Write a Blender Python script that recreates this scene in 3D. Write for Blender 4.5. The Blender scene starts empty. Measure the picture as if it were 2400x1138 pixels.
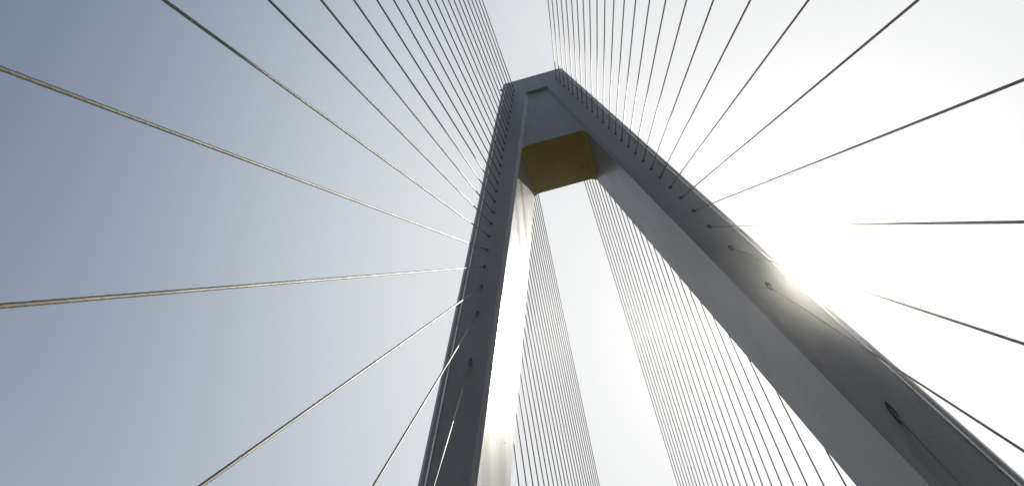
import bpy, bmesh, math, random
from mathutils import Matrix, Vector

C = bpy.context.scene.collection
sc = bpy.context.scene
random.seed(7)

# ------------------------------------------------------------------ camera
F_PX, W_PX = 1732.82, 2400.0
cd = bpy.data.cameras.new('camera')
cd.sensor_fit = 'HORIZONTAL'
cd.sensor_width = 36.0
cd.lens = F_PX / W_PX * 36.0
cd.shift_y = 139.418 / W_PX            # the photograph is a crop: its optical centre lies below the middle
cd.clip_start = 0.1
cd.clip_end = 20000.0
cam = bpy.data.objects.new('camera', cd)
C.objects.link(cam)
RIGHT = Vector((0.9646391534, 0.2543424320, -0.0691464463))
DOWN = Vector((-0.2516572465, 0.8107752209, -0.5284999256))
FWD = Vector((-0.0783577311, 0.5272129251, 0.8461126388))
m = Matrix((RIGHT, -DOWN, -FWD)).transposed().to_4x4()
m.translation = Vector((-2.495341, -28.516473, 0.0))
cam.matrix_world = m
sc.camera = cam

# ------------------------------------------------------------------ sky, sun, exposure
SUN_EL, SUN_AZ = math.radians(50.8), math.radians(27.13)
world = bpy.data.worlds.new('World')
sc.world = world
world.use_nodes = True
wn = world.node_tree
bg = wn.nodes['Background']
sky = wn.nodes.new('ShaderNodeTexSky')
sky.sky_type = 'NISHITA'
sky.sun_disc = False
sky.sun_elevation = SUN_EL
sky.sun_rotation = SUN_AZ
sky.air_density = 0.3
sky.dust_density = 10.0
sky.ozone_density = 3.0
def vmath(op, a, b_):
    n = wn.nodes.new('ShaderNodeVectorMath'); n.operation = op
    for i, v in enumerate((a, b_)):
        if isinstance(v, tuple): n.inputs[i].default_value = v
        else: wn.links.new(v, n.inputs[i])
    return n.outputs[0]
# hazy bright sky: the air's own brightness levels off towards the sun
g = vmath('MULTIPLY', sky.outputs[0], (0.1, 0.1, 0.1))
gm = wn.nodes.new('ShaderNodeGamma')
wn.links.new(g, gm.inputs[0]); gm.inputs[1].default_value = 1.5
g = vmath('MULTIPLY', gm.outputs[0], (44.5, 57.5, 67.0))
# milky layer that thickens towards the horizon
tc = wn.nodes.new('ShaderNodeTexCoord')
sx = wn.nodes.new('ShaderNodeSeparateXYZ'); wn.links.new(tc.outputs['Generated'], sx.inputs[0])
mr = wn.nodes.new('ShaderNodeMapRange'); wn.links.new(sx.outputs['Z'], mr.inputs[0])
for i, x in enumerate((0.0, 1.0, 1.0, 0.0)): mr.inputs[i + 1].default_value = x
pw = wn.nodes.new('ShaderNodeMath'); pw.operation = 'POWER'; pw.inputs[1].default_value = 2.0
wn.links.new(mr.outputs[0], pw.inputs[0])
milky = vmath('MULTIPLY', pw.outputs[0], (15.0, 15.0, 15.4))
g = vmath('ADD', g, milky)
den = vmath('ADD', vmath('MULTIPLY', g, (0.112, 0.111, 0.110)), (1.0, 1.0, 1.0))
wn.links.new(vmath('DIVIDE', g, den), bg.inputs[0])
bg.inputs[1].default_value = 0.0758
sd = bpy.data.lights.new('sun', 'SUN')
sd.energy = 5.0
sd.angle = math.radians(0.55)
sd.color = (1.0, 0.94, 0.83)
sun = bpy.data.objects.new('sun', sd)
C.objects.link(sun)
sv = Vector((math.sin(SUN_AZ) * math.cos(SUN_EL), math.cos(SUN_AZ) * math.cos(SUN_EL), math.sin(SUN_EL)))
sun.rotation_euler = sv.to_track_quat('Z', 'Y').to_euler()
sun.location = sv * 300
sc.view_settings.view_transform = 'Standard'
sc.view_settings.look = 'None'
sc.view_settings.exposure = 0.4
sc.view_settings.gamma = 1.0
sc.view_settings.use_curve_mapping = False
sc.cycles.use_adaptive_sampling = False
sc.cycles.max_bounces = 10
sc.cycles.diffuse_bounces = 6
sc.cycles.glossy_bounces = 6
sc.cycles.sample_clamp_indirect = 6.0

# ------------------------------------------------------------------ materials
def nodes(name):
    mt = bpy.data.materials.new(name)
    mt.use_nodes = True
    nt = mt.node_tree
    return mt, nt, nt.nodes['Principled BSDF']

def painted(name, col, rough, amount=0.10, streak=0.10, spec=0.5, ior=1.5):
    """painted concrete: broad blotches, vertical weather streaks, faint pour joints, fine grain"""
    mt, nt, b = nodes(name)
    N, L = nt.nodes, nt.links
    geo = N.new('ShaderNodeNewGeometry')
    def noise(scale, vec_scale, detail=4.0, rg=0.55):
        mp = N.new('ShaderNodeMapping'); mp.inputs['Scale'].default_value = vec_scale
        L.new(geo.outputs['Position'], mp.inputs['Vector'])
        nz = N.new('ShaderNodeTexNoise'); nz.inputs['Scale'].default_value = scale
        nz.inputs['Detail'].default_value = detail; nz.inputs['Roughness'].default_value = rg
        L.new(mp.outputs[0], nz.inputs['Vector'])
        return nz.outputs['Fac']
    def mathn(op, a, bb):
        n = N.new('ShaderNodeMath'); n.operation = op
        for i, v in enumerate((a, bb)):
            if isinstance(v, (int, float)): n.inputs[i].default_value = v
            else: L.new(v, n.inputs[i])
        return n.outputs[0]
    def rng(v, lo, hi, a, bb):
        n = N.new('ShaderNodeMapRange'); L.new(v, n.inputs[0])
        for i, x in enumerate((lo, hi, a, bb)): n.inputs[i + 1].default_value = x
        return n.outputs[0]
    blot = rng(noise(0.22, (1, 1, 0.7)), 0.3, 0.7, 1 - amount, 1 + amount)
    strk = rng(noise(1.0, (2.6, 2.6, 0.10), 5.0, 0.6), 0.42, 0.75, 1.0, 1 - streak)
    grain = rng(noise(9.0, (1, 1, 1), 3.0), 0.3, 0.7, 0.97, 1.03)
    f = mathn('MULTIPLY', mathn('MULTIPLY', blot, strk), grain)
    sep = N.new('ShaderNodeSeparateXYZ'); L.new(geo.outputs['Position'], sep.inputs[0])
    joint = mathn('ABSOLUTE', mathn('SUBTRACT', mathn('FRACT', mathn('MULTIPLY', sep.outputs['Z'], 1 / 4.5), 0), 0.5), 0)
    f = mathn('MULTIPLY', f, rng(joint, 0.0, 0.012, 0.80, 1.0))
    mix = N.new('ShaderNodeMix'); mix.data_type = 'RGBA'; mix.blend_type = 'MULTIPLY'
    mix.inputs['Factor'].default_value = 1.0
    mix.inputs['A'].default_value = (*col, 1)
    L.new(f, mix.inputs['B'])
    L.new(mix.outputs['Result'], b.inputs['Base Color'])
    rr = rng(noise(0.6, (1, 1, 0.3)), 0.3, 0.7, rough - 0.04, rough + 0.05)
    L.new(rr, b.inputs['Roughness'])
    b.inputs['Specular IOR Level'].default_value = spec
    b.inputs['IOR'].default_value = ior
    bp = N.new('ShaderNodeBump'); bp.inputs['Strength'].default_value = 0.06; bp.inputs['Distance'].default_value = 0.02
    L.new(noise(3.0, (1, 1, 0.6), 5.0), bp.inputs['Height'])
    L.new(bp.outputs[0], b.inputs['Normal'])
    return mt

def plain(name, col, rough, metal=0.0, var=0.12, scale=6.0):
    mt, nt, b = nodes(name)
    N, L = nt.nodes, nt.links
    geo = N.new('ShaderNodeNewGeometry')
    nz = N.new('ShaderNodeTexNoise'); nz.inputs['Scale'].default_value = scale; nz.inputs['Detail'].default_value = 4
    L.new(geo.outputs['Position'], nz.inputs['Vector'])
    r = N.new('ShaderNodeMapRange'); L.new(nz.outputs['Fac'], r.inputs[0])
    for i, x in enumerate((0.3, 0.7, 1 - var, 1 + var)): r.inputs[i + 1].default_value = x
    mix = N.new('ShaderNodeMix'); mix.data_type = 'RGBA'; mix.blend_type = 'MULTIPLY'
    mix.inputs['Factor'].default_value = 1.0; mix.inputs['A'].default_value = (*col, 1)
    L.new(r.outputs[0], mix.inputs['B'])
    L.new(mix.outputs['Result'], b.inputs['Base Color'])
    b.inputs['Roughness'].default_value = rough
    b.inputs['Metallic'].default_value = metal
    return mt

M_PAINT = painted('grey_coated_concrete', (0.155, 0.157, 0.155), 0.345, 0.12, 0.18, 0.7, 1.6)
M_SOFFIT = painted('concrete_warm_bounce_tint', (0.31, 0.225, 0.035), 0.6, 0.12, 0.14, 0.25)  # ochre base colour carries the warm light bounced onto the soffit
M_CABLE = plain('cream_cable_sheath', (0.11, 0.098, 0.056), 0.52)
M_RUBBER_SHADE = plain('black_rubber_and_hole_shade', (0.012, 0.012, 0.013), 0.7)
M_STRIP = plain('white_coated_rod', (0.88, 0.88, 0.88), 0.3, 0.0)
M_DARK = plain('dark_metal', (0.05, 0.05, 0.055), 0.5)
M_LAMP = plain('red_lamp_glass', (0.25, 0.02, 0.02), 0.2)
M_ASPHALT = plain('asphalt', (0.055, 0.055, 0.057), 0.9, 0, 0.25, 3.0)
M_CONC = plain('deck_concrete', (0.34, 0.33, 0.31), 0.8, 0, 0.15, 1.0)
M_LINE = plain('white_road_paint', (0.72, 0.72, 0.70), 0.6)
M_WATER = plain('river_water', (0.03, 0.045, 0.045), 0.12, 0, 0.2, 0.02)

# ------------------------------------------------------------------ helpers
def obj(name, bm, mat, parent=None, smooth=False):
    bmesh.ops.recalc_face_normals(bm, faces=bm.faces)
    me = bpy.data.meshes.new(name)
    bm.to_mesh(me); bm.free()
    if smooth:
        for p in me.polygons: p.use_smooth = True
    me.materials.append(mat)
    o = bpy.data.objects.new(name, me)
    C.objects.link(o)
    if parent: o.parent = parent
    return o

def tag(o, label, cat, group=None, kind=None):
    if label: o['label'] = label
    if cat: o['category'] = cat
    if group: o['group'] = group
    if kind: o['kind'] = kind
    return o

def face(bm, pts):
    return bm.faces.new([bm.verts.new(p) for p in pts])

def box(bm, x0, x1, y0, y1, z0, z1):
    v = [bm.verts.new((x, y, z)) for z in (z0, z1) for y in (y0, y1) for x in (x0, x1)]
    for f in ((0, 1, 3, 2), (4, 6, 7, 5), (0, 4, 5, 1), (2, 3, 7, 6), (0, 2, 6, 4), (1, 5, 7, 3)):
        bm.faces.new([v[i] for i in f])

def frame_for(u):
    a = Vector((0, 0, 1)) if abs(u.z) < 0.9 else Vector((1, 0, 0))
    e1 = u.cross(a).normalized()
    return e1, u.cross(e1).normalized()

def tube(bm, A, B, r, n=12, caps=True, seg=1, r2=None):
    u = (B - A).normalized(); e1, e2 = frame_for(u)
    rings = []
    for k in range(seg + 1):
        t = k / seg
        c = A + (B - A) * t
        rr = r if r2 is None else r + (r2 - r) * t
        rings.append([bm.verts.new(c + (e1 * math.cos(2 * math.pi * j / n) + e2 * math.sin(2 * math.pi * j / n)) * rr) for j in range(n)])
    for k in range(seg):
        for j in range(n):
            bm.faces.new([rings[k][j], rings[k][(j + 1) % n], rings[k + 1][(j + 1) % n], rings[k + 1][j]])
    if caps:
        bm.faces.new(rings[0][::-1]); bm.faces.new(rings[-1])

def helix(bm, A, B, R, r, pitch, phase, step=14):
    u = (B - A).normalized(); e1, e2 = frame_for(u); L = (B - A).length
    n = max(2, int(L / pitch * step)); prev = None
    for k in range(n + 1):
        s = L * k / n; ph = phase + 2 * math.pi * s / pitch
        rad = e1 * math.cos(ph) + e2 * math.sin(ph)
        c = A + u * s + rad * R
        ring = [bm.verts.new(c + (rad * math.cos(q) + u * math.sin(q)) * r) for q in (-1.57, 0, 1.57)]
        if prev:
            for j in range(2): bm.faces.new([prev[j], prev[j + 1], ring[j + 1], ring[j]])
        prev = ring

# ------------------------------------------------------------------ ground, water, road deck (below the frame; they light the undersides)
DECK = -1.6
bm = bmesh.new(); S = 1500
face(bm, [(-S, -S, -32), (S, -S, -32), (S, S, -32), (-S, S, -32)])
tag(obj('water', bm, M_WATER), 'dark river water far below the bridge', None, kind='structure')
bm = bmesh.new(); box(bm, -13.9, 13.9, -420, 420, DECK - 3.0, DECK)
tag(obj('bridge_deck', bm, M_CONC), 'pale concrete deck under the roadway', None, kind='structure')
bm = bmesh.new()
for a, b_ in ((-11.2, -0.6), (0.6, 11.2)): box(bm, a, b_, -420, 420, DECK + 0.004, DECK + 0.05)
tag(obj('road', bm, M_ASPHALT), 'two asphalt carriageways', None, kind='structure')
bm = bmesh.new()
for a in (-11.0, -0.95, 0.8, 10.85): box(bm, a, a + 0.15, -420, 420, DECK + 0.054, DECK + 0.058)
for a in (-7.7, -4.2, 4.1, 7.6):
    for k in range(-60, 60): box(bm, a, a + 0.15, k * 7, k * 7 + 3, DECK + 0.054, DECK + 0.058)
tag(obj('road_markings', bm, M_LINE), 'white lane lines', None, kind='structure')
bm = bmesh.new()
for a, b_ in ((-11.6, -11.25), (11.25, 11.6), (-0.55, 0.55)): box(bm, a, b_, -420, 420, DECK + 0.004, DECK + 0.9)
tag(obj('kerb', bm, M_CONC), 'concrete kerb walls along the road', None, kind='structure')

# ------------------------------------------------------------------ the pylon
CH, D = 0.3, 6.1                 # chamfer, depth along the road
ZB, ZN, ZT, ZS = -34.0, 94.0, 100.25, 76.5   # foot, niche ledge, top, beam soffit
xo = lambda z: 17.364 - 0.131303 * z         # outer face
xi = lambda z: 13.961 - 0.136849 * z         # inner face
pylon = bpy.data.objects.new('bridge_pylon', None); C.objects.link(pylon)
tag(pylon, 'tall grey A-shaped bridge pylon with two leaning legs and a cross-beam soffit tinted for warm bounced light', 'bridge pylon')

def leg_bm(s):
    """closed leg: chamfered front and rear arrises; above the niche it runs flush to the header"""
    bm = bmesh.new()
    def ring(z, inner_ch):
        o, i = xo(z), xi(z)
        c = CH
        pts = [(o, c), (o - c, 0.0), (i + c, 0.0)]
        pts += [(i, c), (i, D)] if inner_ch else [(i + c, D)]
        pts += [(o - c, D), (o, D - c)]
        return [bm.verts.new((s * x, y, z)) for x, y in pts]
    zs = [ZB, -10, 10, 30, 50, 62, ZS, 85, ZN]
    rs = [ring(z, True) for z in zs]
    for a, b_ in zip(rs, rs[1:]):
        n = len(a)
        for k in range(n): bm.faces.new([a[k], a[(k + 1) % n], b_[(k + 1) % n], b_[k]])
    bm.faces.new(rs[0])
    # top part: inner side is the joint with the header
    low, top = rs[-1], ring(ZT, False)
    lo = [low[0], low[1], low[2], low[4], low[5], low[6]]
    # make the inner rear vertex line up with the header side
    n = 6
    for k in range(n):
        if k == 2: continue            # joint face with the header stays open (hidden)
        bm.faces.new([lo[k], lo[(k + 1) % n], top[(k + 1) % n], top[k]])
    bm.faces.new(top)
    return bm

legs = {}
for s in (-1, 1):
    lg = obj('leg', leg_bm(s), M_PAINT, pylon)
    legs[s] = lg
    # bead along the outer front arris
    bm = bmesh.new()
    z0, z1 = ZB + 1, ZT - 0.4
    for sec in range(24):
        a, b_ = z0 + (z1 - z0) * sec / 24, z0 + (z1 - z0) * (sec + 1) / 24 - 0.06
        tube(bm, Vector((s * (xo(a) - CH - 0.34), -0.08, a)), Vector((s * (xo(b_) - CH - 0.34), -0.08, b_)), 0.05, 10)
    obj('lightning_rod', bm, M_STRIP, lg, True)

# header block flush with the legs above the niche
bm = bmesh.new()
hn, ht = xi(ZN) + CH, xi(ZT) + CH
hb = xi(ZN)
v = [bm.verts.new(p) for p in ((-hn, 0, ZN), (hn, 0, ZN), (ht, 0, ZT), (-ht, 0, ZT), (-hb, D, ZN), (hb, D, ZN), (ht, D, ZT), (-ht, D, ZT), (-hb, CH, ZN), (hb, CH, ZN))]
for f in ((0, 1, 2, 3), (4, 7, 6, 5), (3, 2, 6, 7), (0, 8, 9, 1)): bm.faces.new([v[k] for k in f])
obj('header_block', bm, M_PAINT, pylon)
# recessed wall of the cross beam
bm = bmesh.new()
HA = 0.42; HZ = 0.55
zl = ZS - HZ
def wall(y):
    return [Vector(p) for p in ((-xi(zl), y, zl), (-(xi(ZS) - HA), y, ZS), (xi(ZS) - HA, y, ZS), (xi(zl), y, zl), (xi(ZN), y, ZN), (-xi(ZN), y, ZN))]
wf, wb = wall(CH), wall(D)
face(bm, wf); face(bm, wb)
crossbeam = obj('cross_beam', bm, M_PAINT, pylon)
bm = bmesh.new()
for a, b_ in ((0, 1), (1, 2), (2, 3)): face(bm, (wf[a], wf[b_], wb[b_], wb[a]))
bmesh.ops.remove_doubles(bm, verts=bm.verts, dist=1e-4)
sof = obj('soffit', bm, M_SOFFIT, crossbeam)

def drain(parent, p, nrm, r, name='drain_hole'):
    bm = bmesh.new(); nrm = nrm.normalized()
    tube(bm, p - nrm * 0.02, p + nrm * 0.012, r, 14)
    tube(bm, p - nrm * 0.02, p + nrm * 0.006, r * 1.6, 14)
    return obj(name, bm, M_DARK, parent)
nin = Vector((1, 0, 0.136849)).normalized()
for y, z in ((2.64, 35.98), (4.28, 36.12)):
    drain(legs[-1], Vector((-xi(z), y, z)), nin, 0.045)
drain(sof, Vector((2.1, 2.6, ZS)), Vector((0, 0, -1)), 0.045)
drain(sof, Vector((2.2, 4.4, ZS)), Vector((0, 0, -1)), 0.04)
# obstruction lights on the top
def lamp(p, out):
    bm = bmesh.new()
    box(bm, p.x - 0.12, p.x + 0.12, p.y - 0.12, p.y + 0.12, p.z - 0.02, p.z + 0.16)
    tube(bm, p + Vector((0, 0, 0.14)), p + Vector((0, 0, 0.30)), 0.10, 12)
    o = obj('warning_light', bm, M_DARK, pylon)
    bm = bmesh.new(); tube(bm, p + Vector((0, 0, 0.29)), p + Vector((0, 0, 0.52)), 0.09, 12)
    obj('lamp_glass', bm, M_LAMP, o)
lamp(Vector((0.05, 0.18, ZT)), None)
bm = bmesh.new()
zq = 99.55
box(bm, -xo(zq) - 0.38, -xo(zq) + 0.02, 0.42, 0.62, zq - 0.06, zq + 0.06)
tube(bm, Vector((-xo(zq) - 0.30, 0.52, zq + 0.05)), Vector((-xo(zq) - 0.30, 0.52, zq + 0.32)), 0.10, 12)
obj('warning_light', bm, M_DARK, pylon)

# ------------------------------------------------------------------ stay cables
ZC = [96.0, 94.137, 92.137, 90.153, 88.171, 86.144, 84.239, 82.282, 80.295, 78.295, 76.294, 74.273, 72.166, 70.173, 68.057,
      66.05, 63.898, 61.737, 59.528, 57.204, 54.81, 52.155, 49.151, 45.453, 39.813, 26.88]
YC = [130.217, 125.216, 120.188, 115.121, 110.014, 104.852, 99.652, 94.376, 89.016, 83.561, 78.026, 72.427, 66.835, 61.293,
      55.778, 50.317, 44.893, 39.629, 34.584, 29.564, 24.617, 19.8, 15.088, 10.513, 6.021, 1.53]
WD, HD = 11.360601, 18.467442
ax = lambda z: 14.231377 - 9.594880 * (z / 100) - 2.380095 * (z / 100) ** 2
ORD = ['', 'first', 'second', 'third', 'fourth', 'fifth', 'sixth', 'seventh', 'eighth', 'ninth', 'tenth', 'eleventh', 'twelfth',
       'thirteenth', 'fourteenth', 'fifteenth', 'sixteenth', 'seventeenth', 'eighteenth', 'nineteenth', 'twentieth',
       'twenty-first', 'twenty-second', 'twenty-third', 'twenty-fourth', 'twenty-fifth', 'twenty-sixth']

def cable_line(i, s, back):
    z = ZC[i]
    if back:
        A = Vector((s * ax(z), D, z)); B = Vector((s * WD, D + YC[i] * 1.1974 - 0.80, HD))
    else:
        A = Vector((s * ax(z), 0, z)); B = Vector((s * WD, -YC[i], HD))
    t = (z - DECK) / (z - HD)
    return A, A + (B - A) * t

def pipe_bm(A, E, back):
    """guide pipe cut flush with the leg: dark opening inside a thin raised lip, drawn out along a steep cable"""
    bm = bmesh.new(); u = (E - A).normalized(); e1, e2 = frame_for(u)
    sgn = 1 if back else -1
    def ring(r, off, n=28):
        out = []
        for j in range(n):
            q = 2 * math.pi * j / n
            c = A + (e1 * math.cos(q) + e2 * math.sin(q)) * r
            t = (A.y + sgn * off - c.y) / u.y
            out.append(bm.verts.new(c + u * t))
        return out
    r0, r1, r2, r3 = ring(0.14, -0.01), ring(0.14, 0.035), ring(0.12, 0.035), ring(0.12, 0.006)
    for a, b_ in ((r0, r1), (r1, r2), (r2, r3)):
        n = len(a)
        for j in range(n): bm.faces.new([a[j], a[(j + 1) % n], b_[(j + 1) % n], b_[j]])
    bm.faces.new(r3)  # black disc over the uncut face, standing for shade inside the pipe
    return bm

def cable_bm(A, E, ribs, CR):
    bm = bmesh.new()
    u = (E - A).normalized()
    tube(bm, A - u * 0.4, E, CR, 12, True, max(1, int((E - A).length / 12)))
    if ribs:
        for ph in (0.0, math.pi): helix(bm, A + u * 0.6, E, CR, 0.0045, 1.0, ph)
    return bm

SIDE = {-1: 'left', 1: 'right'}
SPECIAL = {
    (20, -1): 'beige ribbed cable sloping down from the left frame edge to the left leg',
    (21, -1): 'beige ribbed cable running almost level to the left frame edge',
    (23, -1): 'steep cable crossing the left leg edge, next to lowest anchor hole there',
    (24, -1): 'steepest cable on the left leg, lying over its dark face from the lowest hole',
    (22, 1): 'cable running almost level from the right leg to the right frame edge',
    (23, 1): 'cable descending to the right frame edge just beside the sun',
    (24, 1): 'cable leaving the right leg edge low down, sloping to the lower right corner',
    (25, 1): 'lowest cable on the right leg, lying along it from the long oval hole',
}
SPECIAL[(22, -1)] = 'cable slanting down from the left leg to the lower left frame edge'
for s in (-1, 1):
    for back in (False, True):
        last = {(-1, False): 25, (1, False): 26, (-1, True): 23, (1, True): 25}[(s, back)]
        grp = 'stay cables from the %s leg %s' % (SIDE[s], 'away to the far side' if back else 'over the viewer')
        for i in range(last):
            A, E = cable_line(i, s, back)
            o = obj('stay_cable', cable_bm(A, E, (not back) and i >= 17, 0.053 - 0.0001 * i), M_CABLE, None, True)
            if back:
                lab = 'far-side stay cable seen between the legs, %s from the inner edge of the %s bundle' % (ORD[i + 1], SIDE[s])
            elif (i, s) in SPECIAL:
                lab = SPECIAL[(i, s)]
            else:
                lab = 'dark stay cable on the near face of the %s leg, %s anchor from its top' % (SIDE[s], ORD[i + 1])
            tag(o, lab, 'stay cable', grp)
            obj('guide_pipe', pipe_bm(A, E, back), M_RUBBER_SHADE, legs[s])

# ------------------------------------------------------------------ haze: volume added to spread a forward-scattered sun glow over the leg
bm = bmesh.new(); box(bm, -1520, 1520, -1520, 1520, -33, 103)
mt = bpy.data.materials.new('added_glow_haze'); mt.use_nodes = True
nt = mt.node_tree; nt.nodes.remove(nt.nodes['Principled BSDF'])
pv = nt.nodes.new('ShaderNodeVolumePrincipled')
pv.inputs['Color'].default_value = (0.97, 0.97, 0.96, 1)
pv.inputs['Density'].default_value = 0.00042
pv.inputs['Anisotropy'].default_value = 0.95
nt.links.new(pv.outputs[0], nt.nodes['Material Output'].inputs['Volume'])
hz = tag(obj('haze', bm, mt), 'thin pale haze added around the bridge for sun glow', None, kind='stuff')
sc.cycles.volume_bounces = 0
